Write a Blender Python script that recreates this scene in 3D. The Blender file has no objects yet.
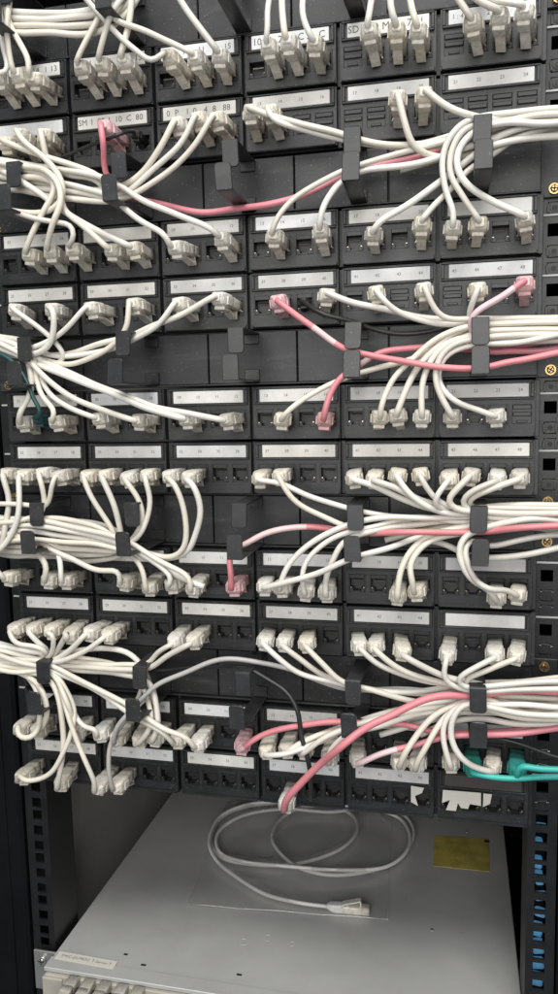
import bpy, bmesh, math, random
import numpy as np
from mathutils import Vector, Matrix, kdtree
random.seed(7); rng = np.random.default_rng(7)
S = 0.001                                   # everything below is in millimetres
U = 44.45; PITCH = 73.5
sc = bpy.context.scene; COL = sc.collection

# ------------------------------------------------------------------ camera
RC = np.array([[0.9741681175697187, 0.22490744715682318, -0.0203253271576381],
               [0.007049798987670899, -0.12024955756564545, -0.9927186631868559],
               [-0.225713931880373, 0.9669315819222469, -0.11872883742560197]])
CC = np.array([163.64696362, -609.89776883, -237.85044787]); FPX = 775.456
def at(px, py, d):                          # point of the photograph -> point d mm in front of the panel faces
    r = RC.T @ np.array([(px-279)/FPX, (py-497)/FPX, 1.0])
    return CC + r*((-d-CC[1])/r[1])
def at_z(px, py, z):
    r = RC.T @ np.array([(px-279)/FPX, (py-497)/FPX, 1.0])
    return CC + r*((z-CC[2])/r[2])
cam = bpy.data.objects.new('camera', bpy.data.cameras.new('camera')); COL.objects.link(cam)
cam.data.sensor_fit = 'VERTICAL'; cam.data.sensor_height = 36; cam.data.lens = FPX/994*36
cam.data.clip_start = 0.01; cam.data.clip_end = 50
M4 = Matrix.Identity(4)
for i in range(3):
    M4[i][0] = RC[0][i]; M4[i][1] = -RC[1][i]; M4[i][2] = -RC[2][i]; M4[i][3] = CC[i]*S
cam.matrix_world = M4; sc.camera = cam
cam.data.dof.use_dof = False

# ------------------------------------------------------------------ materials
def mat(name, col, rough=.5, metal=0, bump=0, bscale=400, var=0, vscale=60, coat=0, sss=0, spec=.5, detail=4, dust=0, smear=0):
    m = bpy.data.materials.new(name); m.use_nodes = True
    nt = m.node_tree; b = nt.nodes['Principled BSDF']
    b.inputs['Base Color'].default_value = (*col, 1); b.inputs['Roughness'].default_value = rough
    b.inputs['Metallic'].default_value = metal; b.inputs['Specular IOR Level'].default_value = spec
    if coat: b.inputs['Coat Weight'].default_value = coat
    if sss:
        b.inputs['Subsurface Weight'].default_value = sss; b.inputs['Subsurface Scale'].default_value = .003
        b.inputs['Subsurface Radius'].default_value = (1, .8, .6)
    tc = nt.nodes.new('ShaderNodeTexCoord')
    if var:
        n = nt.nodes.new('ShaderNodeTexNoise'); n.inputs['Scale'].default_value = vscale; n.inputs['Detail'].default_value = detail
        n.inputs['Roughness'].default_value = .65
        oi = nt.nodes.new('ShaderNodeObjectInfo')
        add = nt.nodes.new('ShaderNodeVectorMath'); add.operation = 'ADD'
        nt.links.new(tc.outputs['Object'], add.inputs[0]); nt.links.new(oi.outputs['Random'], add.inputs[1])
        nt.links.new(add.outputs[0], n.inputs['Vector'])
        r = nt.nodes.new('ShaderNodeValToRGB')
        r.color_ramp.elements[0].position = .3; r.color_ramp.elements[1].position = .7
        r.color_ramp.elements[0].color = tuple(c*(1-var) for c in col)+(1,)
        r.color_ramp.elements[1].color = tuple(min(1, c*(1+var)) for c in col)+(1,)
        nt.links.new(n.outputs['Fac'], r.inputs['Fac'])
        mx = nt.nodes.new('ShaderNodeMix'); mx.data_type = 'RGBA'; mx.blend_type = 'MULTIPLY'
        mx.inputs['Factor'].default_value = 1
        mr = nt.nodes.new('ShaderNodeValToRGB'); e = mr.color_ramp.elements
        e[0].color = (.84,.83,.83,1); e[1].color = (1.02,1.03,1.05,1); e.new(.35).color = (1,.97,.90,1); e.new(.7).color = (.95,.95,.95,1)
        nt.links.new(oi.outputs['Random'], mr.inputs['Fac'])
        nt.links.new(r.outputs['Color'], mx.inputs[6]); nt.links.new(mr.outputs['Color'], mx.inputs[7])
        last = mx.outputs[2]
        def over(fac, c, last):
            q = nt.nodes.new('ShaderNodeMix'); q.data_type = 'RGBA'; nt.links.new(fac, q.inputs['Factor'])
            nt.links.new(last, q.inputs[6]); q.inputs[7].default_value = (*c, 1); return q.outputs[2]
        if dust:
            vo = nt.nodes.new('ShaderNodeTexVoronoi'); vo.inputs['Scale'].default_value = 260; vo.inputs['Randomness'].default_value = 1
            nt.links.new(add.outputs[0], vo.inputs['Vector'])
            dm = nt.nodes.new('ShaderNodeMapRange'); dm.inputs['From Min'].default_value = .17; dm.inputs['From Max'].default_value = .08; dm.inputs['To Max'].default_value = dust
            nt.links.new(vo.outputs['Distance'], dm.inputs['Value'])
            sp = nt.nodes.new('ShaderNodeMath'); sp.operation = 'MULTIPLY'; nt.links.new(dm.outputs[0], sp.inputs[0]); nt.links.new(vo.outputs['Color'], sp.inputs[1])
            last = over(sp.outputs[0], (.32,.31,.29), last)
        if smear:
            mp = nt.nodes.new('ShaderNodeMapping'); mp.inputs['Scale'].default_value = (6, 6, 34); mp.inputs['Rotation'].default_value = (.3, .2, .5)
            nt.links.new(add.outputs[0], mp.inputs['Vector'])
            ns = nt.nodes.new('ShaderNodeTexNoise'); ns.inputs['Scale'].default_value = 3; ns.inputs['Detail'].default_value = 8; ns.inputs['Roughness'].default_value = .7
            nt.links.new(mp.outputs[0], ns.inputs['Vector'])
            dm = nt.nodes.new('ShaderNodeMapRange'); dm.inputs['From Min'].default_value = .52; dm.inputs['From Max'].default_value = .75; dm.inputs['To Max'].default_value = smear
            nt.links.new(ns.outputs['Fac'], dm.inputs['Value']); last = over(dm.outputs[0], (.26,.255,.245), last)
        nt.links.new(last, b.inputs['Base Color'])
        mrr = nt.nodes.new('ShaderNodeMapRange'); mrr.inputs['To Min'].default_value = max(.05, rough-.12); mrr.inputs['To Max'].default_value = min(1, rough+.12)
        nt.links.new(n.outputs['Fac'], mrr.inputs['Value']); nt.links.new(mrr.outputs['Result'], b.inputs['Roughness'])
    if bump:
        n2 = nt.nodes.new('ShaderNodeTexNoise'); n2.inputs['Scale'].default_value = bscale; n2.inputs['Detail'].default_value = 3
        bp = nt.nodes.new('ShaderNodeBump'); bp.inputs['Strength'].default_value = bump; bp.inputs['Distance'].default_value = .0006
        nt.links.new(tc.outputs['Object'], n2.inputs['Vector']); nt.links.new(n2.outputs['Fac'], bp.inputs['Height'])
        nt.links.new(bp.outputs['Normal'], b.inputs['Normal'])
    return m
M = dict(
    module=mat('module_plastic', (.0165,.0175,.019), .42, bump=.25, bscale=1500, var=.25, vscale=45, dust=.35, smear=.10),
    port=mat('port_plastic', (.013,.013,.014), .4, bump=.1, bscale=900),
    hole=mat('port_cavity', (.006,.006,.006), .6),
    pin=mat('contact_glint_metal', (.55,.50,.40), .3, metal=.9),
    manager=mat('painted_steel', (.0145,.0155,.017), .43, bump=.2, bscale=1800, var=.25, vscale=18, dust=.4, smear=.14),
    ring=mat('ring_steel', (.026,.027,.029), .38, bump=.15, bscale=1200, var=.2, vscale=60, dust=.3, smear=.08),
    rail=mat('rail_steel', (.011,.0115,.0125), .4, bump=.2, bscale=700, var=.3, vscale=50),
    label=mat('label_paper', (.64,.645,.64), .55, bump=.2, bscale=500, var=.07, vscale=120),
    ink=mat('label_ink', (.10,.10,.105), .7),
    ink_dark=mat('label_ink_dark', (.07,.07,.075), .7),
    darklabel=mat('faded_insert', (.055,.052,.05), .5, var=.1),
    cream=mat('cream_pvc', (.68,.652,.59), .4, var=.08, vscale=35, bump=.12, bscale=300, sss=.12),
    boot=mat('cream_boot', (.66,.628,.56), .48, var=.26, vscale=420, bump=1.0, bscale=650, sss=.12, detail=5),
    clear=mat('plug_body', (.66,.628,.56), .22, var=.2, vscale=300, sss=.2, coat=.3),
    pink=mat('pink_pvc', (.66,.235,.275), .42, var=.08, vscale=35, bump=.1, bscale=300, sss=.08),
    pale=mat('overexposed_pink_pvc', (.74,.54,.57), .4, var=.08, vscale=60, sss=.1),  # overexposed stretches of the pink cords, painted in as a paler tone
    pinkboot=mat('pink_boot', (.72,.45,.46), .42, var=.35, vscale=300, bump=.6, bscale=600, sss=.1),
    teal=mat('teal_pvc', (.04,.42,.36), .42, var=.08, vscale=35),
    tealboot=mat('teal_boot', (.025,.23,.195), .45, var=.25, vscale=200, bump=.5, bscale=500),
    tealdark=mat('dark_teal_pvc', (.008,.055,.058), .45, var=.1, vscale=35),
    black=mat('black_pvc', (.018,.018,.019), .4, var=.1, vscale=40),
    grey=mat('grey_pvc', (.40,.39,.37), .45, var=.1, vscale=40),
    bagcord=mat('light_grey_pvc', (.66,.65,.62), .4, var=.08, vscale=40),
    brass=mat('brass_screw', (.52,.36,.17), .38, metal=1),
    nut=mat('cage_nut_steel', (.20,.20,.19), .35, metal=.8),
    mark=mat('rail_mark', (.42,.43,.42), .45),
    server=mat('server_steel', (.54,.545,.54), .38, metal=.25, bump=.1, bscale=2500, var=.06, vscale=12, dust=.25, smear=.22),
    bezel=mat('bezel_plastic', (.42,.40,.36), .45, var=.08, vscale=60),
    dark=mat('dark_slot', (.008,.008,.008), .6),
    cabinet=mat('cabinet_paint', (.50,.475,.44), .6, bump=.1, bscale=600, var=.1, vscale=8),
    frame=mat('frame_paint', (.0028,.0032,.0045), .6, bump=.15, bscale=300, var=.35, vscale=20, spec=.2),
    yellow=mat('yellow_film', (.44,.36,.09), .38, var=.3, vscale=70),
    zinc=mat('zinc_bracket', (.5,.5,.48), .35, metal=.8),
    tape=mat('label_tape', (.62,.60,.53), .4),
)
def emis(name, col, s):
    m = bpy.data.materials.new(name); m.use_nodes = True
    b = m.node_tree.nodes['Principled BSDF']; b.inputs['Base Color'].default_value = (*col, 1)
    b.inputs['Emission Color'].default_value = (*col, 1); b.inputs['Emission Strength'].default_value = s
    return m
M['blue'] = emis('blue_lamp', (.08,.24,.42), .38)
def film():
    m = bpy.data.materials.new('clear_film'); m.use_nodes = True; nt = m.node_tree
    nt.nodes.remove(nt.nodes['Principled BSDF']); out = nt.nodes['Material Output']
    t = nt.nodes.new('ShaderNodeBsdfTransparent'); t.inputs[0].default_value = (.985,.985,.98,1)
    g = nt.nodes.new('ShaderNodeBsdfGlossy'); g.inputs['Roughness'].default_value = .25; g.inputs[0].default_value = (.8,.8,.8,1)
    d = nt.nodes.new('ShaderNodeBsdfDiffuse'); d.inputs[0].default_value = (.92,.92,.91,1)
    a = nt.nodes.new('ShaderNodeMixShader'); a.inputs[0].default_value = .5
    b = nt.nodes.new('ShaderNodeMixShader')
    tc = nt.nodes.new('ShaderNodeTexCoord'); n = nt.nodes.new('ShaderNodeTexNoise'); n.inputs['Scale'].default_value = 14; n.inputs['Detail'].default_value = 3
    bp = nt.nodes.new('ShaderNodeBump'); bp.inputs['Strength'].default_value = .7; bp.inputs['Distance'].default_value = .004
    fr = nt.nodes.new('ShaderNodeMapRange'); fr.inputs['To Min'].default_value = .12; fr.inputs['To Max'].default_value = .3
    nt.links.new(tc.outputs['Object'], n.inputs['Vector']); nt.links.new(n.outputs['Fac'], bp.inputs['Height'])
    nt.links.new(bp.outputs[0], g.inputs['Normal']); nt.links.new(n.outputs['Fac'], fr.inputs['Value'])
    nt.links.new(d.outputs[0], a.inputs[1]); nt.links.new(g.outputs[0], a.inputs[2])
    nt.links.new(fr.outputs[0], b.inputs[0]); nt.links.new(t.outputs[0], b.inputs[1]); nt.links.new(a.outputs[0], b.inputs[2])
    nt.links.new(b.outputs[0], out.inputs[0]); return m
M['film'] = film()

# ------------------------------------------------------------------ mesh helpers
class MB:
    def __init__(s): s.bm = bmesh.new(); s.mats = []
    def mi(s, m):
        if m not in s.mats: s.mats.append(m)
        return s.mats.index(m)
    def box(s, x0, x1, y0, y1, z0, z1, m='module', bev=0, rot=None, piv=None, seg=1):
        r = bmesh.ops.create_cube(s.bm, size=1); vs = r['verts']
        for v in vs:
            v.co = Vector(((x0+x1)/2+v.co.x*(x1-x0), (y0+y1)/2+v.co.y*(y1-y0), (z0+z1)/2+v.co.z*(z1-z0)))
        fs = set(f for v in vs for f in v.link_faces)
        if bev:
            es = list(set(e for v in vs for e in v.link_edges))
            rr = bmesh.ops.bevel(s.bm, geom=es, offset=bev, segments=seg, affect='EDGES', profile=.5)
            fs = set(f for f in fs if f.is_valid) | set(rr['faces'])
        k = s.mi(m)
        for f in fs: f.material_index = k
        if rot is not None:
            vv = set(v for f in fs for v in f.verts)
            for v in vv: v.co = rot @ (v.co-Vector(piv)) + Vector(piv)
        return fs
    def prism(s, pts, y0, y1, m, bev=0):     # outline in x,z extruded along y
        a = [s.bm.verts.new((x, y0, z)) for x, z in pts]; b = [s.bm.verts.new((x, y1, z)) for x, z in pts]
        n = len(pts); k = s.mi(m); fs = [s.bm.faces.new(a), s.bm.faces.new(b[::-1])]
        for i in range(n): fs.append(s.bm.faces.new((a[i], b[i], b[(i+1)%n], a[(i+1)%n])))
        for f in fs: f.material_index = k
        return fs
    def cyl(s, c, r, h, axis, m, n=16, r2=None):
        rr = bmesh.ops.create_cone(s.bm, cap_ends=True, segments=n, radius1=r, radius2=r if r2 is None else r2, depth=h)
        q = Vector((0,0,1)).rotation_difference(Vector(axis))
        for v in rr['verts']: v.co = q @ v.co + Vector(c)
        k = s.mi(m)
        for f in set(f for v in rr['verts'] for f in v.link_faces): f.material_index = k; f.smooth = len(f.verts) == 4
    def tube(s, pts, r, m, n=10, mids=None):
        pts = [Vector(p) for p in pts]; rings = []; t0 = None; up = Vector((0.13,0.2,1)).normalized()
        k = s.mi(m); N = len(pts)
        for i, p in enumerate(pts):
            t = (pts[min(i+1, N-1)]-pts[max(i-1, 0)]).normalized()
            up = (up - t*up.dot(t))
            if up.length < 1e-5: up = t.orthogonal()
            up.normalize(); b = t.cross(up)
            rings.append([s.bm.verts.new(p+(up*math.cos(a)+b*math.sin(a))*r) for a in (2*math.pi*j/n for j in range(n))])
        for i in range(N-1):
            kk = mids[i] if mids else k
            for j in range(n):
                f = s.bm.faces.new((rings[i][j], rings[i][(j+1)%n], rings[i+1][(j+1)%n], rings[i+1][j]))
                f.smooth = True; f.material_index = kk
        for rg, kk in ((rings[0][::-1], 0), (rings[-1], -1)):
            f = s.bm.faces.new(rg); f.material_index = (mids[kk if kk == 0 else -1] if mids else k)
    def loft(s, secs, m, n=20, e=4.0):        # secs: (cx, y, cz, halfwidth, halfheight) superellipse sections along y
        rings = []; k = s.mi(m)
        for cx, y, cz, w, h in secs:
            ring = []
            for j in range(n):
                a = 2*math.pi*(j+.5)/n; ca, sa = math.cos(a), math.sin(a)
                q = (abs(ca)**e+abs(sa)**e)**(-1/e)
                ring.append(s.bm.verts.new((cx+w*ca*q, y, cz+h*sa*q)))
            rings.append(ring)
        for a, b in zip(rings, rings[1:]):
            for j in range(n):
                f = s.bm.faces.new((a[j], a[(j+1)%n], b[(j+1)%n], b[j])); f.smooth = True; f.material_index = k
        for f in (s.bm.faces.new(rings[0][::-1]), s.bm.faces.new(rings[-1])): f.material_index = k
    def add(s, vs, fs, m):
        k = s.mi(m); bv = [s.bm.verts.new(v) for v in vs]
        for f in fs:
            try: s.bm.faces.new([bv[i] for i in f]).material_index = k
            except ValueError: pass
    def mesh(s, name):
        bmesh.ops.recalc_face_normals(s.bm, faces=s.bm.faces[:])
        for v in s.bm.verts: v.co *= S
        me = bpy.data.meshes.new(name); s.bm.to_mesh(me); s.bm.free()
        for m in s.mats: me.materials.append(M[m])
        return me
def link(name, me, parent=None, loc=(0,0,0)):
    o = bpy.data.objects.new(name, me); COL.objects.link(o); o.location = Vector(loc)*S
    if parent: o.parent = parent
    return o
def thing(name, label, cat, loc=(0,0,0), group=None, me=None):
    o = bpy.data.objects.new(name, me); COL.objects.link(o); o.location = Vector(loc)*S
    if me is None: o.empty_display_size = .01
    tag(o, label, cat, group); return o
def tag(o, label, cat, group=None):
    o['label'] = label; o['category'] = cat
    if group: o['group'] = group
_tc = {}
def text(sv, size):
    key = (sv, size)
    if key not in _tc:
        cu = bpy.data.curves.new('t', 'FONT'); cu.body = sv; cu.size = size; cu.align_x = 'CENTER'; cu.align_y = 'CENTER'; cu.resolution_u = 2; cu.extrude = .05
        o = bpy.data.objects.new('t', cu); COL.objects.link(o)
        dg = bpy.context.evaluated_depsgraph_get(); me = o.evaluated_get(dg).to_mesh()
        _tc[key] = ([tuple(v.co) for v in me.vertices], [tuple(p.vertices) for p in me.polygons])
        o.evaluated_get(dg).to_mesh_clear(); bpy.data.objects.remove(o); bpy.data.curves.remove(cu)
    return _tc[key]

# ------------------------------------------------------------------ rows of the rack
ROWZ = {r: t*U for r, t in zip('ABCDEFGHIJ', (1, 0, -2, -3, -5, -6, -8, -9, -11, -12))}     # top of each panel row
MGRZ = [2*U, -U, -4*U, -7*U, -10*U]                                                         # top of each cable manager
RORD = dict(zip('ABCDEFGHIJ', ['top', 'second', 'third', 'fourth', 'fifth', 'sixth', 'seventh', 'eighth', 'ninth', 'bottom']))
MORD = ['first', 'second', 'third', 'fourth', 'fifth', 'sixth']; PORD = ['first', 'second', 'third', 'fourth']
PP = 17.1
def portpos(row, m, k): return (-3+m+.5)*PITCH+(k-1.5)*PP, ROWZ[row]-26.5
def modx(m): return (-3+m+.5)*PITCH

# jack module, origin at centre x / top z of its U / face y=0
def module_mesh():
    b = MB(); W = 35.2; zt, zb = -1.5, -U+1.2
    xs = [-W]; 
    for k in range(4):
        c = (k-1.5)*PP; xs += [c-7.0, c+7.0]
    xs.append(W); zs = [zt, -19.2, -33.8, zb]
    k = b.mi('module'); bm = b.bm
    V = {}
    for i, x in enumerate(xs):
        for j, z in enumerate(zs): V[i, j] = bm.verts.new((x, 0, z))
    for i in range(len(xs)-1):
        for j in range(3):
            if j == 1 and i % 2 == 1:
                q = [bm.verts.new((xs[a], 14, zs[c])) for a, c in ((i,j),(i+1,j),(i+1,j+1),(i,j+1))]
                p = [V[i,j], V[i+1,j], V[i+1,j+1], V[i,j+1]]
                for n in range(4): bm.faces.new((p[n], p[(n+1)%4], q[(n+1)%4], q[n]))
                bm.faces.new(q)
            else: bm.faces.new((V[i,j], V[i+1,j], V[i+1,j+1], V[i,j+1]))
    nx = len(xs)-1
    back = {(i,j): bm.verts.new((xs[i], 22, zs[j])) for i in (0, nx) for j in (0, 3)}
    def chamf(): pass
    # outer sides, following the edge vertices
    top = [V[i,0] for i in range(nx+1)]; bot = [V[i,3] for i in range(nx+1)]
    lef = [V[0,j] for j in range(4)]; rig = [V[nx,j] for j in range(4)]
    bm.faces.new(top+[back[nx,0], back[0,0]]); bm.faces.new(bot+[back[nx,3], back[0,3]])
    bm.faces.new(lef+[back[0,3], back[0,0]]); bm.faces.new(rig+[back[nx,3], back[nx,0]])
    for f in bm.faces: f.material_index = k
    es = [e for e in bm.edges if all(abs(v.co.y) < 1e-6 for v in e.verts) and (all(abs(abs(v.co.x)-W) < 1e-6 for v in e.verts) or all(abs(v.co.z-zt) < 1e-6 for v in e.verts) or all(abs(v.co.z-zb) < 1e-6 for v in e.verts))]
    bmesh.ops.bevel(bm, geom=es, offset=.8, segments=2, affect='EDGES')
    # label holder: lips above and below, cheeks at the sides, a ledge over the ports
    b.box(-34, 34, -1.7, .5, -3.4, -2.0, bev=.4); b.box(-34, 34, -1.9, .5, -15.6, -13.9, bev=.5)
    b.box(-34, -31.6, -1.8, .5, -13.9, -3.4, bev=.4); b.box(31.6, 34, -1.8, .5, -13.9, -3.4, bev=.4)
    b.box(-34, 34, -.9, .5, -U+3.4, -U+1.9, bev=.3)
    return b.mesh('jack_module')
ME_MOD = module_mesh()
def label_mesh(toks, size, ink, base='label', dx=0):
    b = MB(); b.box(-29.5+dx, 30.2+dx, -1.4, -.2, -13.6, -3.7, base, bev=.25)
    for t, x in toks:
        vs, fs = text(t, size)
        b.add([(x+v[0], -1.45-v[2]*.5, -8.6+v[1]) for v in vs], fs, ink)
    return b.mesh('label_strip')
def std(m, s): return [('%02d' % (m*4+k+1+s), (k-1.5)*16.2) for k in range(4)]
LAB = {}
for m in range(6):
    LAB[m] = label_mesh(std(m, 0), 3.4, 'ink'); LAB[m+6] = label_mesh(std(m, 24), 3.4, 'ink', dx=1.2)
LAB['A3'] = label_mesh([('10',-25),('1',-14.5),('2',-7),('1',0),('C',9),('2',15),('C',25)], 7.2, 'ink_dark')
LAB['A4'] = label_mesh([('SD1',-23),('0',-8),('M',-1),('1',8),('7',16),('1',25)], 7.2, 'ink_dark')
LAB['A5'] = label_mesh([('1 : 41',-22),(': 2',-3),('3 :',12),('4',24)], 4.6, 'ink_dark')
LAB['A'] = label_mesh([('16',-25),('1',-16),('15',-8),('1',1),('14',9),('1',18),('13',25)], 6.4, 'ink_dark')
LAB['B'] = label_mesh([('SM',-25),('1',-17),('08',-9),('1',-2),('10',6),('C',15),('80',24)], 6.4, 'ink_dark')
LAB['B2'] = label_mesh([('0',-25),('P',-18),('1',-9),('0',-3),('4',6),('8',13),('88',23)], 6.4, 'ink')
LAB['A2'] = label_mesh([('14',-23),('M',-9),('11',4),('7',14),('15',25)], 6.0, 'ink')
LAB['blank'] = label_mesh([], 3, 'ink'); LAB['dark'] = label_mesh([], 3, 'ink', 'darklabel')
def port_open():
    b = MB()
    # frame with a stepped opening (11.8 wide, notch below for the plug's latch)
    b.box(-7, -5.9, -.5, 13, -7.2, 7.2, 'port', bev=.2); b.box(5.9, 7, -.5, 13, -7.2, 7.2, 'port', bev=.2)
    b.box(-5.9, 5.9, -.5, 13, 4.2, 7.2, 'port', bev=.2)
    b.box(-5.9, -3.1, -.4, 13, -7.2, -4.0, 'port', bev=.2); b.box(3.1, 5.9, -.4, 13, -7.2, -4.0, 'port', bev=.2)
    b.box(-3.1, 3.1, -.4, 13, -7.2, -6.2, 'port'); b.box(-5.9, 5.9, 12, 13.4, -6.2, 4.2, 'hole')
    for i in range(8): b.box(-3.9+i*1.05, -3.5+i*1.05, 3.5, 11, 2.2-.0, 2.8, 'pin', rot=Matrix.Rotation(.35, 3, 'X'), piv=(0, 7, 2.5))
    b.box(-5.7, -4.7, .6, 2.4, -5.0, -3.4, 'pin'); b.box(4.7, 5.7, .6, 2.4, -5.0, -3.4, 'pin')  # bright blocks at the notch corners stand in for glints, not contacts
    return b.mesh('port')
def port_shut():
    b = MB()
    b.box(-6.9, 6.9, .3, 3, -7.2, 7.2, 'port', bev=.2); b.box(-6.6, 6.6, -.9, .6, 3.6, 6.8, 'module', bev=.4)
    b.box(-6.6, 6.6, -1.1, .6, -1.6, 1.6, 'module', bev=.5)
    b.box(-4, 4, -.5, .6, -6.6, -4.6, 'module', bev=.4)
    return b.mesh('port')
ME_PO, ME_PS = port_open(), port_shut()
SHUT = set(['B32','B33','B40','B41','B50','B51','B52','B53','D42','D50','E53','A50','A40'])
def panel_back():
    b = MB(); zt, zb = -1.0, -U+.6
    b.box(-221, 221, 8, 26, zb, zt, 'module', bev=.5)
    for s in (-1, 1):
        b.box(min(s*219,s*222.4), max(s*219,s*222.4), 3, 28, zb+.3, zt-.3, 'manager', bev=.4)
    return b.mesh('frame')
ME_PB = panel_back()
for row in 'ABCDEFGHIJ':
    root = thing('patch_bay', f'black patch panel with six jack modules, {RORD[row]} panel row of the rack', 'patch panel', (0, 0, ROWZ[row]), 'patch panels in the rack')
    link('frame', ME_PB, root)
    for m in range(6):
        mo = link('jack_module', ME_MOD, root, (modx(m), 0, 0))
        key = m if row not in 'DFHJ' else m+6
        if row == 'A': key = {3:'A3',4:'A4',5:'A5'}.get(m, 'A')
        if row == 'B': key = ('blank','B','B2')[m] if m < 3 else m
        if row == 'A' and m == 2: key = 'A2'
        if row in 'CG' and m in (1, 5): key = 'blank'
        if row == 'J' and m == 5: key = 'dark'
        if row == 'H' and m == 5: key = 'blank'
        link('label_strip', LAB[key], mo)
        for k in range(4):
            link('port', ME_PS if f'{row}{m}{k}' in SHUT else ME_PO, mo, ((k-1.5)*PP, 0, -26.5))

# ------------------------------------------------------------------ cable managers
RX = [-174, -87, 0, 88, 177.5]
def plate_mesh():
    b = MB(); segs = [-221, -150, -37.5, 37, 110, 221]
    for x0, x1 in zip(segs, segs[1:]): b.box(x0+.5, x1-.5, 7, 12, -U+2, -1.5, 'manager', bev=.5)
    b.box(-221, 221, 12.5, 16, -U+.6, -.6, 'manager'); b.box(-221, 221, 3.5, 12, -U+.4, -U+1.9, 'manager', bev=.4)
    for s in (-1, 1): b.box(min(s*221.2,s*242), max(s*221.2,s*242), 24.5, 27, -U+.6, -.6, 'manager', bev=.6)
    return b.mesh('back_plate')
def ring_mesh(seed):
    r = random.Random(seed); b = MB(); w = 6.1
    j = lambda a: r.uniform(-a, a)
    dz = j(.8); dd = j(1.5)
    z = -2.2+dz
    def finger(y0, y1, za, zb, lean):           # free end at zb, rounded corners there
        sg = 1 if zb > za else -1; rr = 3.0; pts = [(-w, za), (w, za)]
        for a in range(5): t = a/4*math.pi/2; pts.append((w-rr+rr*math.cos(t), zb-sg*rr+sg*rr*math.sin(t)))
        for a in range(5): t = math.pi/2+a/4*math.pi/2; pts.append((-w+rr+rr*math.cos(t), zb-sg*rr+sg*rr*math.sin(t)))
        pts = [(x+lean*(zz-za), zz) for x, zz in pts]
        fs = b.prism(pts, y0, y1, 'ring')
        bmesh.ops.bevel(b.bm, geom=list(set(e for f in fs for e in f.edges)), offset=.45, segments=1, affect='EDGES')
    # upper hook: arm out of the plate, finger hanging down
    b.box(-w, w, -42+dd, 7, z-1.6, z, 'ring', bev=.5); finger(-44+dd, -42+dd, z, z-19.2, j(.05))
    # lower hook: arm and a finger standing up
    z2 = -U+4.0+j(.6)
    b.box(-w, w, -58+dd, 7, z2-1.6, z2, 'ring', bev=.5); finger(-60+dd, -58+dd, z2-1.6, z2+17.6, j(.06))
    b.box(-w, w, 4.5, 7.2, z2, z2+9, 'ring', bev=.4); b.box(-w, w, 4.5, 7.2, z-9, z-1.6, 'ring', bev=.4)
    rot = Matrix.Rotation(j(.05), 3, 'Z')
    for v in b.bm.verts: v.co = rot @ v.co
    return b.mesh('cable_ring')
def screw_mesh():
    b = MB(); b.cyl((0, 0, 0), 4.0, 3, (0,1,0), 'brass', 20); b.cyl((0, -2.0, 0), 3.0, 1.4, (0,-1,0), 'brass', 20, 2.0)
    b.box(-3, 3, -2.9, -2.0, -.45, .45, 'dark'); b.box(-.45, .45, -2.85, -2.0, -3, 3, 'dark'); return b.mesh('screw')
ME_PL, ME_SC = plate_mesh(), screw_mesh()
MNAME = ['topmost', 'second', 'third', 'fourth', 'lowest']
for i, z in enumerate(MGRZ):
    root = thing('cable_manager', f'black horizontal cable manager with hooked rings, {MNAME[i]} of those between the panel rows', 'cable manager', (0, 0, z), 'cable managers between the patch panels')
    link('back_plate', ME_PL, root)
    for q, x in enumerate(RX): link('cable_ring', ring_mesh(i*7+q), root, (x, 0, 0))
    for s in (-1, 1):
        for zz in {3: (-6.4, -38.1), 4: (-6.4,)}.get(i, (-38.1,)):
            o = link('screw', ME_SC, root, (s*231.5, 23.0, zz)); o.rotation_euler.y = random.uniform(0, 1.5)

# ------------------------------------------------------------------ rack rails
def rail(s):
    b = MB(); z0, z1 = -1000., 130.
    zs = []; n = int((z1+1000)/U)+3
    holes = sorted([k*U-o for k in range(-23, 4) for o in (6.35, 22.225, 38.1)])
    holes = [h for h in holes if z0+8 < h < z1-8]
    xi, xo = 221.5, 245.; xc = 232.6; h = 4.75
    X = lambda a, c: (min(s*a, s*c), max(s*a, s*c))
    b.box(*X(xi, xc-h), 28, 30.5, z0, z1, 'rail'); b.box(*X(xc+h, xo), 28, 30.5, z0, z1, 'rail')
    edges = [z0]+[v for q in holes for v in (q-h, q+h)]+[z1]
    for a, c in zip(edges[0::2], edges[1::2]): b.box(*X(xc-h, xc+h), 28.02, 30.48, a, c, 'rail')
    # web going back with its own row of small round holes shown as recessed studs
    b.box(*X(xi, xi+2.2), 30.5, 75, z0, z1, 'rail'); b.box(*X(xo-2.2, xo), 30.5, 70, z0, z1, 'rail')
    me = b.mesh('flange'); return me, holes
def nut_mesh():
    b = MB(); b.box(-4.5, 4.5, -.8, 3, -4.4, 4.4, 'rail', bev=.4); b.box(-5.6, -3.4, -1.2, .5, -3.2, 3.2, 'nut', bev=.3); b.box(3.4, 5.6, -1.2, .5, -3.2, 3.2, 'nut', bev=.3)
    b.cyl((0, -1.0, 0), 3.1, 1.0, (0,1,0), 'rail', 16); b.cyl((0, -1.4, 0), 2.0, 1.0, (0,1,0), 'dark', 12); return b.mesh('cage_nut')
ME_NUT = nut_mesh()
def mark_mesh(s):
    b = MB(); b.box(*((222.5, 243) if s > 0 else (-243, -222.5)), 26.6, 28, -.8, .8, 'mark', bev=.3); return b.mesh('unit_mark')
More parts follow.
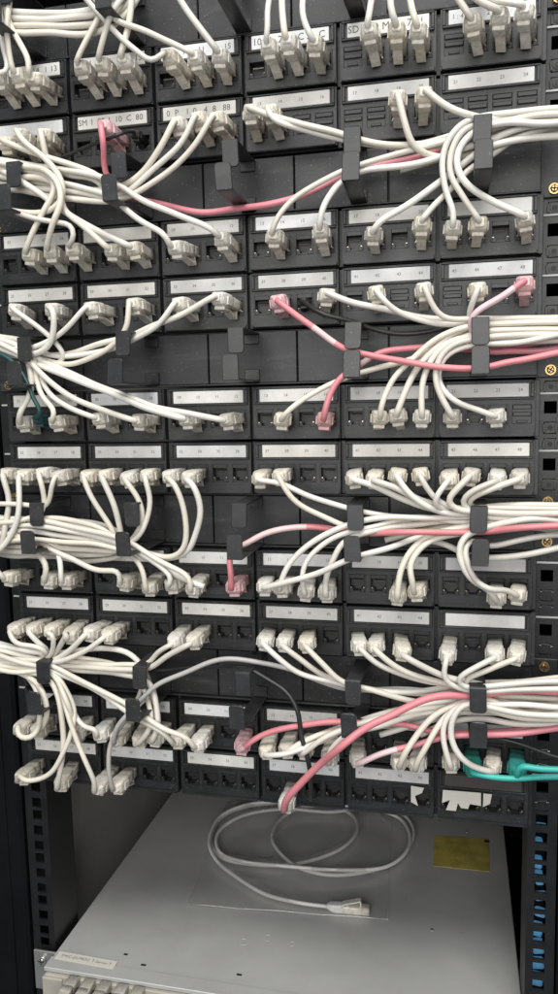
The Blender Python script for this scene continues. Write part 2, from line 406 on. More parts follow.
for s in (-1, 1):
    me, holes = rail(s)
    root = thing('rack_rail', 'black perforated rack rail on the left, beside the bundles running out of frame' if s < 0 else 'black perforated rack rail on the right, blue light behind its lower holes', 'rack rail', (0,0,0), 'vertical rails of the rack')
    link('flange', me, root); MM = mark_mesh(s)
    for row in 'ABCDEFGHIJ': link('unit_mark', MM, root, (0, 0, ROWZ[row]-11.5))
    for row in 'ABCDEFGHIJ':
        for o in (6.35, 38.1):
            n = link('cage_nut', ME_NUT, root, (s*232.6, 28.2, ROWZ[row]-o)); n.rotation_euler.y = random.uniform(-.12, .12)
# a few dots along the webs
# ------------------------------------------------------------------ cabinet
cb = thing('rack_cabinet', 'dark equipment cabinet enclosing the patch panels and the server', 'cabinet')
b = MB(); b.box(-275, -268, 78, 900, -1100, 180, 'cabinet'); link('side_panel', b.mesh('side_panel'), cb)
b = MB(); b.box(290, 300, 78, 900, -1100, 180, 'frame'); link('side_panel', b.mesh('side_panel'), cb)
b = MB(); b.box(-300, 300, 900, 910, -1100, 180, 'frame'); link('back_panel', b.mesh('back_panel'), cb)
b = MB(); b.box(-300, 300, 80, 900, -1110, -1100, 'frame'); link('base_panel', b.mesh('base_panel'), cb)
b = MB(); b.box(-300, 300, 80, 900, 180, 190, 'frame'); link('top_panel', b.mesh('top_panel'), cb)
for s in (-1, 1):
    b = MB(); x0, x1 = sorted((s*246.5, s*300)); b.box(x0, x1, 22, 76, -1100, 180, 'frame', bev=3)
    x0, x1 = sorted((s*262, s*266)); b.box(x0, x1, 20.5, 24, -1100, 180, 'frame', bev=.6)
    link('corner_post', b.mesh('corner_post'), cb)
b = MB()
for i in range(13):
    z = -600-i*16-random.uniform(-1, 1); b.box(226.6+random.uniform(0,5), 240-random.uniform(0,5), 44, 52, z-random.uniform(2,6), z+random.uniform(1,6), 'blue', bev=1.2, rot=Matrix.Rotation(random.uniform(-.25,.25), 3, 'Y'), piv=(233, 48, z))
b.box(228, 238, 52.5, 58, -830, -585, 'frame')
o = link('light_strip', b.mesh('light_strip')); tag(o, 'glowing blue light strip seen through the holes of the right rail', 'light')

# ------------------------------------------------------------------ server below
ZT = -765.
sv = thing('server', 'grey steel rack server below the panels with a bag lying on its lid', 'server', (0, 0, ZT))
b = MB()
b.box(-217, 221, 1, 560, -43, 0, 'server', bev=.8)
b.box(-217.6, 221.6, -1.2, 14, -3.2, .8, 'server', bev=.5)
for x, y, w in ((-166, 12, 5), (-128, 20, 5), (-106, 6, 5), (-150, 30, 4), (-35, 26, 5)):
    b.box(x, x+w, y, y+2.2, -.5, .25, 'dark')
for px, py in ((467,832),(432,930)):
    p = at_z(px, py, ZT); b.cyl((p[0], p[1], .3), 1.5, .9, (0,0,1), 'zinc', 10)
link('case', b.mesh('case'), sv)
# faint raised marks pressed in the lid
def ringpts(c, r, n=20): return [(c[0]+r*math.cos(2*math.pi*i/n), c[1]+r*math.sin(2*math.pi*i/n), -.1) for i in range(n+1)]
for px, py, r in ((244,942,4.5),(268,938,4),(292,944,3)):
    p = at_z(px, py, ZT); b = MB(); b.tube(ringpts(p, r), .28, 'server', 5); link('raised_mark', b.mesh('raised_mark'), sv)
b = MB()
b.box(-215, 219, -4, 1, -42, -4, 'bezel', bev=.8); b.box(-217, -196, -7, 1, -42, -5, 'bezel', bev=1)
for i in range(24):
    x = -190+i*15.2; b.box(x-6.2, x+6.2, -4.6, -3.5, -26, -12, 'dark'); b.box(x-6.6, x+6.6, -5.2, -3.8, -11.6, -9.6, 'bezel', bev=.2)
link('front_panel', b.mesh('front_panel'), sv)
for s in (-1, 1):
    b = MB(); x0, x1 = sorted((s*217, s*241)); b.box(x0, x1, 20, 22.4, -42, -.8, 'zinc', bev=.5)
    x0, x1 = sorted((s*217, s*219)); b.box(x0, x1, 2, 22, -42, -1.5, 'zinc')
    link('mounting_ear', b.mesh('mounting_ear'), sv)
    o = link('screw', ME_SC, sv, (s*231, 18.4, -9)); o.data = ME_SC.copy(); o.data.materials[0] = M['zinc']
b = MB(); b.box(0, 62, 0, 10.5, 0, .3, 'tape', bev=.12)
vs, fs = text('TMSC-DI-PRDC  T-Server-T', 4.6); b.add([(31+v[0]*.98, 5.3+v[1], .34+v[2]*.5) for v in vs], fs, 'ink')
p = at_z(56, 957, ZT); o = link('name_label', b.mesh('name_label'), sv, (p[0], p[1]-3.5, .9)); o.rotation_euler.z = -.03

q = [at_z(x, y, ZT) for x, y in ((433,866),(490,872),(489,839),(435,836))]
b = MB(); n = 8; vs = []; 
b.add([(v[0], v[1], ZT+.5) for v in q]+[(v[0], v[1], ZT+.15) for v in q], [(0,1,2,3),(4,7,6,5),(0,4,5,1),(1,5,6,2),(2,6,7,3),(3,7,4,0)], 'yellow')
v = at_z(487, 841, ZT); b.box(v[0]-3, v[0]+3, v[1]-4, v[1]+1, ZT+.45, ZT+.7, 'dark')
o = link('warning_sticker', b.mesh('warning_sticker')); tag(o, 'translucent olive yellow sticker on the grey server lid', 'sticker')

# ------------------------------------------------------------------ curves
def catmull(P, step=4.0):
    P = np.array(P, float); P = np.vstack([2*P[0]-P[1], P, 2*P[-1]-P[-2]]); out = []
    for i in range(1, len(P)-2):
        p0, p1, p2, p3 = P[i-1:i+3]
        t0 = 0.; t1 = t0+max(np.linalg.norm(p1-p0), 1e-3)**.5; t2 = t1+max(np.linalg.norm(p2-p1), 1e-3)**.5; t3 = t2+max(np.linalg.norm(p3-p2), 1e-3)**.5
        for t in np.linspace(t1, t2, max(2, int(np.linalg.norm(p2-p1)/step)+1), endpoint=False):
            A1 = (t1-t)/(t1-t0)*p0+(t-t0)/(t1-t0)*p1; A2 = (t2-t)/(t2-t1)*p1+(t-t1)/(t2-t1)*p2; A3 = (t3-t)/(t3-t2)*p2+(t-t2)/(t3-t2)*p3
            B1 = (t2-t)/(t2-t0)*A1+(t-t0)/(t2-t0)*A2; B2 = (t3-t)/(t3-t1)*A2+(t-t1)/(t3-t1)*A3
            out.append((t2-t)/(t2-t1)*B1+(t-t1)/(t2-t1)*B2)
    out.append(P[-2]); return np.array(out)
def resample(P, step=4.0):
    d = np.r_[0, np.cumsum(np.linalg.norm(np.diff(P, axis=0), axis=1))]; n = max(4, int(d[-1]/step))
    s = np.linspace(0, d[-1], n); return np.c_[[np.interp(s, d, P[:,i]) for i in range(3)]].T

# ---- plugs
def plug_mesh(bm_='clear'):
    b = MB(); b.loft([(0,6,0,5.6,4.1),(0,-8,0,5.5,4.2),(0,-21,0,5.2,4.2),(0,-23,0,4.8,4.0)], bm_, 20, 9)
    # latch lever under the plug: narrow, dropping towards the jack
    fs = b.box(-3.5, 3.5, -22, -2.0, -.9, .8, bm_, bev=.4, rot=Matrix.Rotation(-.27, 3, 'X'), piv=(0,-22,0))
    for v in set(v for f in fs for v in f.verts): v.co.z -= 4.6
    b.box(-2.9, 2.9, -3.6, -2.0, -9.6, -3.5, bm_, bev=.3)
    return b.mesh('plug')
def boot_mesh(m, sd):
    r = random.Random(sd); b = MB(); k = r.uniform(.95, 1.05); a = r.uniform(-.8, .8); c = r.uniform(-.4, 1.4)
    b.loft([(0,-7,.2,5.3*k,4.6),(0,-14,.3,5.4*k,4.8),(0,-19.5,.2,5.5*k,5.0),(0,-20.4,.2,6.0*k,5.5),(0,-25,.2,6.1*k,5.6),(a*.1,-30,.3,5.9*k,5.4),(a*.3,-33,.4+c*.2,5.5*k,5.0),
            (a*.5,-35,.5+c*.5,4.9*k,4.4),(a*.6,-35.8,.6+c*.7,3.9,3.8),(a*.7,-37,.6+c*.7,3.2,3.2),(a*.7,-38,.6+c*.7,2.8,2.8)], m, 28, 6.5)
    b.box(-4.2, 4.2, -31, -20.5, -7.6, -4.6, m, bev=.7, seg=2)           # latch guard under the boot
    for x in (-6.3*k, 6.3*k): b.box(x-.5, x+.5, -30, -21.5, -3.6, 2.8, m, bev=.4)   # grip ribs
    return b.mesh('boot')
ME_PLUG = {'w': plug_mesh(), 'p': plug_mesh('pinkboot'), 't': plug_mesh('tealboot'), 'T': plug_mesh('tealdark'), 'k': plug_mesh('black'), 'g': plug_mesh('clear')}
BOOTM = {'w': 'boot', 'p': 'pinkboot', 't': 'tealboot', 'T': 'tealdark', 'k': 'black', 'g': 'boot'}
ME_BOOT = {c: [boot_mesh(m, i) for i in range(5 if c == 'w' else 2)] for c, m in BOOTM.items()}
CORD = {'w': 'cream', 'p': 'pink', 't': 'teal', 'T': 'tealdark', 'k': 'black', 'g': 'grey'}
CNAME = {'w': 'cream', 'p': 'pink', 't': 'bright teal', 'T': 'dark teal', 'k': 'black', 'g': 'grey'}

PATHS = """
A01 8,72 3,45 1,15 0,-15
A02 11,62 5,35 2,5 3,-20
A03 29,62 17,38 8,20 5,-15
A11 79,56 85,42 97,18 110,-12
A12 100,54 106,35 113,14 126,-14
A13 120,52 127,32 131,8 133,-14
A21 152,62 138,52 110,28 82,-10
A22 190,48 165,40 125,22 85,-8
A23 211,40 200,28 185,8 172,-14
A31 268,28 267,12 272,-14
A32 284,25 282,8 282,-14
A33 304,22 302,6 305,-14
A41 369,15 374,-16
A42 391,12 390,-16
A43 412,10 408,-16
A51 468,8 455,-6 448,-20
A52 492,9 478,1 462,-16
A53 520,5 500,1 480,-4 470,-16
B01 3,140 25,150 60,163 98,176@32 108,188@26 98,197@26 60,194 20,190 -12,185
B02 24,142 43,157 60,178 62,198 50,211 35,214 8,209 -12,206
B03 40,138 46,158 48,172@30 28,168 -12,163
B12p 103,140 104,158 106,175@25 122,192@20 145,202@16 172,208 200,211 228,209@18 262,207@24 300,195 340,178@18 400,160@13 480,138@9 575,116@8
B13k 120,134 100,142 62,157 30,165@20 -12,170
B21 175,122 162,145 142,172 118,190@28 60,186@26 20,180 -12,176
B22 196,120 182,142 152,170 120,194@32 60,192@28 20,185 -12,182
B23 217,118 195,145 160,178 120,199@34 60,198@30 20,190 -12,187
B30 250,112 270,115 310,127 345,137@40 390,143 430,142 480,132@24 520,118 575,112
B31 272,118 300,127 342,139@34 400,147 445,145 480,138@18 520,124 575,118
B42 399,98 404,120 413,145 432,156 460,156 480,150@20 520,133 575,126
B43 428,98 445,106 472,118 490,121@28 520,114 575,108
C02 26,245 36,226 47,207 55,188 42,172 15,166 -12,163
C03 44,243 55,222 63,202 60,182 42,170 10,164 -12,160
C10 73,240 72,226 55,222 30,217 5,209 -12,205
C12 112,243 85,227 62,207 56,186 30,176 -12,174
C13 128,236 90,227 60,208 35,190 0,168 -12,162
C21 165,235 140,221 120,204@38 108,194@34 60,184@30 20,176 -12,172
C23 210,228 180,216 150,202 120,186@38 106,179@34 60,166 18,163 -12,160
C31 276,220 290,202 310,188 340,172@40 365,163 400,152 440,143 480,132@28 520,122 575,120
C33 322,210 328,198 340,182@36 365,171 400,165 445,157 480,143@28 520,128 575,124
C41 380,221 396,212 420,197 443,180 466,160 480,150@28 520,140 575,134
C43 427,211 436,203 447,193 468,170 490,157@26 520,136 575,122
C50 454,212 447,195 443,165 447,145 460,127@38 480,117@30 520,112 575,110
C51 474,211 462,195 450,172 451,150 462,133@38 482,124@32 520,117 575,115
C53 518,207 490,200 466,183 456,165 457,147 468,133@38 484,127@34 520,122 575,120
D01 17,312 35,325 52,340 65,356@30 50,364@24 20,357 -12,352
D03 53,308 54,330 50,345 36,354 15,350@30 -12,345
D11 87,312 70,325 55,338 30,349 10,348@30 -12,347
D13 134,308 126,328 110,347 92,358 65,364 35,358 15,350@28 -12,348
D21 174,308 158,325 128,341@32 100,350 60,357 25,352@26 -12,342
D23 213,303 185,313 150,328 122,339@32 80,350 40,357 20,348@22 -12,338
D31p 281,302 300,318 320,332 345,347@36 380,359 410,363 478,368@42 505,363 530,360 575,349 |0.16-0.26
D32k 303,301@24 318,312@30 345,321@28 370,329 420,330 480,328@12 575,325
D33 330,299 350,302 390,310 425,318 480,321@20 575,322
D41 382,298 392,308 412,318 440,324 480,323@24 575,328
D43 425,295 434,308 446,319 480,318@30 575,318
D51 473,292 472,305 469,316 478,328@26 520,332 575,331
D53p 522,290 500,298 480,309 470,322@34 478,345@20 520,352 575,345 |0.1-0.5
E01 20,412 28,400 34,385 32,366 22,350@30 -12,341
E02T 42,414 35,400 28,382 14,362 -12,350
E03 55,411 44,400 37,385 33,362 26,345@30 -12,334
E11 95,414 70,408 50,395 40,378 28,358@32 -12,340
E13 132,415 100,409 70,396 46,378 24,355@32 -12,338
E21 178,417 140,406 105,390 70,376 38,364 15,350@30 -12,344
E23 219,414 180,412 145,404 110,391 75,375 38,361 15,346@30 -12,336
E31 287,412 305,398 340,379@34 370,369 410,360 440,345 480,333@28 520,330 575,330
E33p 326,407 331,393 341,378@34 350,371@32 362,365 385,353 420,347 450,348 480,347@14 575,340 |0.26-0.31
E41 381,407 386,393 396,375 415,357 440,338 480,325@30 520,322 575,322
E42 402,407 406,390 416,370 432,350 455,334 482,329@26 520,334 575,336
E43 422,407 422,386 430,362 448,343 480,336@30 520,340 575,340
E50 450,409 441,395 436,375 442,355 458,342 484,337@34 520,336 575,334
E52 497,412 478,410 456,402 441,388 437,370 446,354 482,344@34 530,341 575,333
F00 6,482 8,500 6,520 2,545 -12,562
F01 22,482 20,500 18,523 6,545 -12,556
F02 40,482 41,497 40,512 22,520 -12,524
F03 58,480 48,493 42,508 22,505 -12,504
F10 86,480 90,495 102,515 114,534@34 112,548@24 60,546 -12,545
F11 105,482 112,500 118,520 122,540@32 112,553@24 60,553 -12,551
F12 127,480 138,500 142,520 134,538 120,550@34 60,547 20,541 -12,546
F13 145,480 148,500 146,518 138,536 122,544@36 60,535 20,531 -12,536
F20 173,482 183,505 187,530 183,550 170,559 146,553 122,543@36 100,528 60,519 20,522 -12,525
F21 191,482 199,500 199,525 192,545 178,556 152,558 124,548@34 60,528 20,528 -12,531
F30 264,478 282,484 310,497 348,508@32 390,516 440,520 480,515@18 520,512 575,514
F31 281,481 292,498 318,516 348,526@34 400,523 440,521 480,520@14 520,516 575,518
F40 359,478 372,485 400,498 432,508 480,510@24 520,508 575,508
F41 379,478 396,488 420,501 450,511 480,514@28 520,511 575,512
F42 399,480 407,491 425,504 452,513 480,513@32 520,518 575,520
F43 421,480 433,497 450,508 482,508@34 520,509 575,510
F50 449,480 438,494 434,503@44 448,512 480,518@22 520,521 575,522
F51 469,481 456,490 447,501 457,510 482,512@36 520,514 575,514
F52 492,479 471,492 461,503 469,511 484,516@34 520,517 575,516
F53 521,475 490,490 468,503 472,511 486,509@28 520,507 575,506
G00 2,575 -14,562
G02 47,566 40,555 28,541@36 15,534 -12,529
G03 60,566 55,548 48,531@26 20,525 -12,523
G12 120,572 95,570 65,555 30,540@36 10,533 -12,536
G13 143,571 138,561 124,550@38 60,540 -12,540
G20 172,578 155,562 138,551 124,542@38 60,530 20,525 -12,522
G21 190,578 165,563 140,548 122,540@40 60,524 -12,517
G23p 231,572 229,560@40 232,550@38 246,544@34 275,531 320,527 350,531@26 400,533@40 480,531@37 520,528@50 575,526 |0.16-0.33
G30 262,582 282,583 310,575 345,563@50 362,556 390,547 425,534 480,523@22 520,526 575,528
G31 283,575 292,560 315,540 345,526@36 385,519 440,517 480,517@30 575,524
G32 302,575 307,560 325,543 350,533@38 400,521 480,521@26 575,527
G33 326,578 334,558 345,541@40 380,527 430,522 480,524@22 575,530
G42 399,579 404,563 416,547 432,535 480,524@30 520,520 575,519
G43 412,580 409,566@44 415,552 430,538 480,528@28 520,523 575,523
G52 488,588 476,583 464,568 460,552 466,537 482,527@38 505,521 575,521
G53 508,590 490,590@50 474,580 466,562 464,550 470,538 486,545@30 520,541 575,534
H00 8,633 15,643 35,646 48,652@38 40,658@30 -12,650
H01 28,633 38,645 48,655@34 30,655 -12,647
H02 52,633 53,648 46,660@32 -12,645
H03 68,632 58,648 45,662@30 -12,652
H10 85,640 70,650 48,662@34 -12,655
H11 106,640 85,651 50,663@36 20,656 -12,646
H20 169,640 158,652 146,666@30 120,664 60,660 42,662@28 -12,656
H21 190,642 168,655 148,668@32 120,669 60,665 42,665@30 -12,653
H30 268,647 282,661 300,673 340,684 380,690 430,690 480,686@18 520,684 575,685
H31 288,648 302,661 325,678 345,685 400,694 450,697 480,696@14 575,698
H32 310,650 322,663 342,681 370,690 410,698 445,703 480,702@14 575,704
H40 362,653 376,663 410,677 440,683 480,684@22 520,683 575,682
H41 381,653 396,667 430,680 480,688@26 520,687 575,687
H42 404,656 425,668 452,681 480,686@30 520,685 575,684
H50 448,657 444,678 458,687 480,690@32 520,688 575,688
H52 494,660 475,668 457,681 468,689 484,687@34 520,683 575,681
H53 514,662 490,669 464,682 470,688 486,684@28 520,682 575,680
I00 19,724 17,732@50 24,739@54 36,735 41,718 38,695 18,672@38 -12,661
I01 42,727 46,710@48 40,690 15,670@38 -12,664
I03 73,724 66,702@48 52,676@38 38,668@32 -12,658
I10 96,729 85,729@44 75,720 66,700 52,674@38 36,667 -12,660
I11g 117,727 128,714@44 141,701 162,681 195,668 225,661 260,661 285,667 315,680 350,689@22 420,690 480,688@14 575,691
I12 150,727 148,706 143,684@30 120,669 60,656@28 -12,648
I13 157,729 155,702 148,680@30 120,673 60,667 -12,653
I20 165,733 140,718@40 112,701 60,674@38 40,664 -12,655
I21 187,738 165,730 140,715 125,704 90,685 52,668@38 30,661 -12,656
I23p 240,744@38 258,737 290,727 346,723@34 400,724 430,731@30 480,733@22 530,727 575,715 |0.0-0.03
I30 264,753@45 278,754 292,751 320,741 348,728@36 368,721 405,710 440,702 480,700@22 520,704 575,704
I31 284,752@45 300,744 320,735 350,725@26 400,709 480,697@18 575,700
I32 307,750 325,737@42 348,728@40 390,715 440,706 480,706@20 520,710 575,709
I33 328,754 338,741 350,733@42 400,720 440,712 480,712@24 520,714 575,713
I40p 362,758@42 380,754 398,749 412,745 440,737 480,736@30 520,733 575,726 |0.0-0.22
I42 399,763 404,755@45 415,738 430,720 448,706 480,700@30 520,712 575,718
I43 417,763 426,748@45 436,730 450,714 480,708@32 520,716 575,721
I50 450,760 443,737@40 446,718 460,706 482,704@34 520,706 575,706
I51t 468,765 480,773 510,777 535,777 575,776
I52 487,770 470,765 457,753 450,735 453,717 466,704 484,706@38 520,714 575,716
I53t 521,764 530,768 545,769 575,771
J00 20,774 22,780@50 35,780 52,772 62,755 70,735 72,710 62,690 50,674@40 20,670 -12,663
J02 60,768 62,735 60,700 49,677@40 20,670 -12,667
J10 95,784 88,766@46 78,740 66,705 51,676@42 20,671 -12,665
J11g 109,768 111,745 124,722 134,705@34 142,684@26 120,673 60,665@28 -12,659
J31p 287,799@48 318,767@54 345,743@66 375,723@52 410,705 450,696 480,692@30 520,690 575,689
J32k 311,789@26 309,765@40 303,735 296,710 285,692 270,680 250,669@30 200,667@20 150,670@20 60,662@24 -12,657
"""
EXTRA = [  # run-through cables of the bundles: no plug in view
 ('w', '-14,8@34 8,11@34 45,13 92,10 120,-6 130,-20', 'upper left'), ('w', '-14,16@34 10,18@34 50,19 95,14 124,-4 134,-20', 'upper left'),
 ('w', '-14,22@34 10,25@34 50,25 98,24 128,4 140,-20', 'upper left'), ('w', '-14,27@34 12,32@34 50,33 96,31 130,12 150,-20', 'upper left'),
 ('w', '-12,160@26 20,165@26 60,172 100,182@26 104,190@20 60,190@18 -12,180@18', 'left'),
 ('w', '395,150@14 430,142@14 480,128@16 520,116 575,114', 'second'), ('w', '400,170@14 440,158@14 482,140@18 520,128 575,122', 'second'),
 ('w', '430,345@14 455,336@14 482,326@16 520,324 575,325', 'third'), ('w', '430,350@20 455,340@18 482,334@20 520,330 575,328', 'third'), ('w', '410,365@14 450,350@14 484,342@18 520,338 575,336', 'third'),
 ('w', '385,540@20 430,528@18 482,520@18 520,519 575,517', 'fourth'), ('w', '400,528@14 440,522@14 482,514@18 520,513 575,512', 'fourth'),
 ('w', '425,540@14 445,544@14 470,556@20 510,557@26 575,543', 'fourth'),
 ('w', '380,735@20 430,720@18 482,708@18 520,712 575,712', 'lowest'), ('w', '390,725@14 440,712@14 482,702@16 520,700 575,702', 'lowest'), ('w', '420,735@26 450,722@24 484,718@24 520,724 575,724', 'lowest'),
 ('k', '430,732@14 470,736@18 510,741@26 540,750 575,762', 'black'),
 ('w', '-12,643@26 40,655@24 70,654@26 105,649 128,653 143,668@26 152,690@24 152,716@24 150,735@10', 'loop'),
 ('w', '-12,533@20 40,524@20 80,521 118,536@26 122,556@20 60,558@16 -12,552', 'fourth left'),
 ('w', '-12,516@30 20,520@26 60,522 100,530 124,546@28 150,561@34 178,574@36 206,587@36', 'dangling'),
]
cords = []
def parse(txt, start, jit):
    P = []; d = None; ds = []; pts = []
    toks = txt.split()
    for i, t in enumerate(toks):
        a, _, dd = t.partition('@'); x, y = map(float, a.split(','))
        pts.append((x, y)); ds.append(float(dd) if dd else None)
    n = len(ds)
    if ds[0] is None: ds[0] = (43 if start else 38)+jit*.5
    if ds[-1] is None:
        known = [v for v in ds if v is not None]; ds[-1] = known[-1] if len([1 for v in ds if v is not None]) > 1 else 40+jit
    idx = [i for i, v in enumerate(ds) if v is not None]
    ds = np.interp(range(n), idx, [ds[i] for i in idx])
    # mid-run points sit a little further out than straight interpolation
    for (x, y), dd in zip(pts, ds): P.append(at(x, y, dd))
    return P
for line in PATHS.strip().splitlines():
    key, _, rest = line.partition(' '); rest, _, pale = rest.partition('|')
    row, m, k = key[0], int(key[1]), int(key[2]); c = key[3] if len(key) > 3 else 'w'
    x, z = portpos(row, m, k); jit = random.uniform(-5, 5)
    P = parse(rest, True, jit)
    yaw = random.uniform(-.07, .07); pit = random.uniform(-.07, .08); roll = random.uniform(-.14, .14)
    d1 = Vector(P[0])-Vector((x, -16, z)); yaw += max(-.11, min(.11, -math.atan2(d1.x, -d1.y)*-.35)); 
    rot = Matrix.Rotation(yaw, 3, 'Z') @ Matrix.Rotation(pit, 3, 'X') @ Matrix.Rotation(roll, 3, 'Y')
    b0 = rot @ Vector((0, -36.8, .9)) + Vector((x, 0, z)); b1 = rot @ Vector((0, -40, 1.0)) + Vector((x, 0, z))
    if c == 'k': b0 = rot @ Vector((0, -15, .5)) + Vector((x, 0, z)); b1 = rot @ Vector((0, -19, .5)) + Vector((x, 0, z))
    ctrl = [np.array(rot @ Vector((0, -11 if c == 'k' else -32, .8)) + Vector((x, 0, z))), np.array(b0), np.array(b1)]
    P = [p for p in P]
    while len(P) > 2 and np.linalg.norm(P[0]-ctrl[-1]) < 8: P.pop(0)
    ctrl += P
    cords.append(dict(key=key[:3], c=c, P=resample(catmull(ctrl)), pin=4, rot=rot, x=x, z=z, r={'k':1.9,'T':1.8,'g':2.0,'p':2.35 if key[:3] != 'J31' else 2.9}.get(c, random.uniform(2.05, 2.45)), pale=pale.strip(), free=key[:3] == 'J31'))
    if key[:3] == 'B13': cords[-1]['r'] = 1.4
for c, txt, nm in EXTRA:
    cords.append(dict(key=None, nm=nm, c=c, P=resample(catmull(parse(txt, None, 0))), pin=0, r=2.35 if c == 'w' else 1.5, pale='', free=False))

# ---- settle the cords: push overlapping ones apart, keep them in front of the panels and behind the ring fingers
allP = np.vstack([c['P'] for c in cords]); own = np.concatenate([[i]*len(c['P']) for i, c in enumerate(cords)])
rad = np.concatenate([[c['r']]*len(c['P']) for c in cords]); fix = np.concatenate([np.arange(len(c['P'])) < c['pin'] for c in cords])
free = np.concatenate([[c['free']]*len(c['P']) for c in cords])
st = np.r_[0, np.cumsum([len(c['P']) for c in cords])]
base = allP.copy(); wgt = np.array([.35, 1.0, .35])
def clamp(Q):
    y = -Q[:,1]
    y = np.maximum(y, 7.0)
    inrow = np.zeros(len(Q), bool)
    for zt in MGRZ:
        rel = zt-Q[:,2]; inm = (rel > -3) & (rel < U+3); inrow |= inm
        for rx in RX:
            nr = np.abs(Q[:,0]-rx) < 13
            lim = np.where(rel < 23, 38.0, 54.0)
            y = np.where(nr & inm & ~free & (y > lim), lim, y)
    y = np.where(inrow, np.maximum(y, -2), y)
    Q[:,1] = -y; return Q
for it in range(36):
    kd = kdtree.KDTree(len(allP))
    for i, p in enumerate(allP): kd.insert(p, i)
    kd.balance(); push = np.zeros_like(allP); cnt = np.zeros(len(allP))
    for i, p in enumerate(allP):
        if abs(p[0]) > 330: continue
        for co, j, dist in kd.find_range(p, 5.8):
            if j <= i or own[j] == own[i]: continue
            need = rad[i]+rad[j]+.15
            if dist < need:
                v = (p-allP[j]); 
                if dist < .3: v = np.array([0, 1.0 if own[i] > own[j] else -1.0, 0])*.3; dist = .3
                w = v/dist*(need-dist)*.5*wgt
                if abs(w[1]) < .15*(need-dist): w[1] += (.2 if (v[1] >= 0) else -.2)*(need-dist)
                push[i] += w; push[j] -= w; cnt[i] += 1; cnt[j] += 1
    allP = allP+push/np.maximum(cnt, 1)[:,None]*1.3; allP = clamp(allP)
    allP[fix] = base[fix]
    disp = allP-base
    for a, e in zip(st, st[1:]):                    # smooth the displacement along each cord
        d = disp[a:e]
        for _ in range(3):
            dd = d.copy(); dd[1:-1] = .25*d[:-2]+.5*d[1:-1]+.25*d[2:]; d = dd
        disp[a:e] = d
    allP = base+disp; allP[fix] = base[fix]
allP = clamp(allP)
for i, c in enumerate(cords):
    Q = allP[st[i]:st[i+1]].copy()
    for _ in range(2):
        R_ = Q.copy(); R_[3:-1] = .25*Q[2:-2]+.5*Q[3:-1]+.25*Q[4:]; Q = R_
    n = len(Q); a = np.arange(n)*4.0; amp = np.clip((a-30)/40, 0, 1)
    for ax in range(3):
        Q[:,ax] += amp*sum(rng.normal()*.55*np.sin(2*np.pi*a/rng.uniform(45, 110)+rng.uniform(0, 6.3)) for _ in range(3))*(1, .6, 1)[ax]
    c['P'] = Q

def build_cord(c, origin):
    b = MB(); Q = c['P']-np.array(origin); mm = CORD[c['c']]; mids = None
    b.mi(mm)
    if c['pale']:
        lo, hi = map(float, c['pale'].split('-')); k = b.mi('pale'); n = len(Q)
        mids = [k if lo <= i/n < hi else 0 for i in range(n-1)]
    b.tube(Q, c['r'], mm, 10, mids); return b.mesh('cord')
SIDE = lambda P: 'left' if P[-1][0] < -230 else ('right' if P[-1][0] > 230 else 'up')
GN = {'w': 'cream patch cables', 'p': 'pink patch cables', 't': 'teal patch cables', 'T': 'teal patch cables', 'k': 'black patch cables', 'g': 'grey patch cables'}
nb = 0
for c in cords:
    if c['key']:
        row, m, k = c['key'][0], int(c['key'][1]), int(c['key'][2]); o0 = (c['x'], 0, c['z']); sd = SIDE(c['P'])
        lab = f"{CNAME[c['c']]} cable running {sd}, {PORD[k]} port of {MORD[m]} module, {RORD[row]} panel row"
        t = thing('patch_cable', lab, 'cable', o0, GN[c['c']])
        link('cord', build_cord(c, o0), t)
        p = link('plug', ME_PLUG['w' if c['key'] in ('J31', 'I40') else c['c']], t); p.rotation_euler = c['rot'].to_euler()
        sc_ = {'k': .62, 'T': .75}.get(c['c'], 1); sy_ = .42 if c['c'] == 'k' else 1; p.scale = (sc_, sy_, sc_)
        bo = ME_BOOT['w' if c['key'] in ('J31', 'I40') else c['c']]; q = link('boot', bo[nb % len(bo)], t); q.rotation_euler = c['rot'].to_euler(); q.scale = (sc_, sy_, sc_); nb += 1
    else:
        nm = c['nm']
        lab, g = {'upper left': ('cream cable in the short flat bundle above the top left jack modules', 'cream cables of the top left bundle'),
                  'left': ('cream cable turning back inside the ring of the second cable manager at left', None),
                  'second': ('cream cable buried in the bundle leaving right along the second cable manager', 'cream cables buried in the second bundle'),
                  'third': ('cream cable buried in the bundle leaving right along the third cable manager', 'cream cables buried in the third bundle'),
                  'fourth': ('cream cable buried in the bundle leaving right along the fourth cable manager', 'cream cables buried in the fourth bundle'),
                  'lowest': ('cream cable buried in the bundle leaving right along the lowest cable manager', 'cream cables buried in the lowest bundle'),
                  'black': ('thin black cable leaving right just above the two teal cables', None),
                  'loop': ('cream cable arching over the lowest manager at left, then dropping behind a ring', None),
                  'fourth left': ('cream cable doubled back inside the left ring of the fourth cable manager', None),
                  'dangling': ('cream cable ending loose in front of the third module, seventh panel row', None)}[nm]
        o0 = tuple(c['P'][len(c['P'])//2])
        o = link('patch_cable', build_cord(c, o0), None, o0); tag(o, lab, 'cable', g)

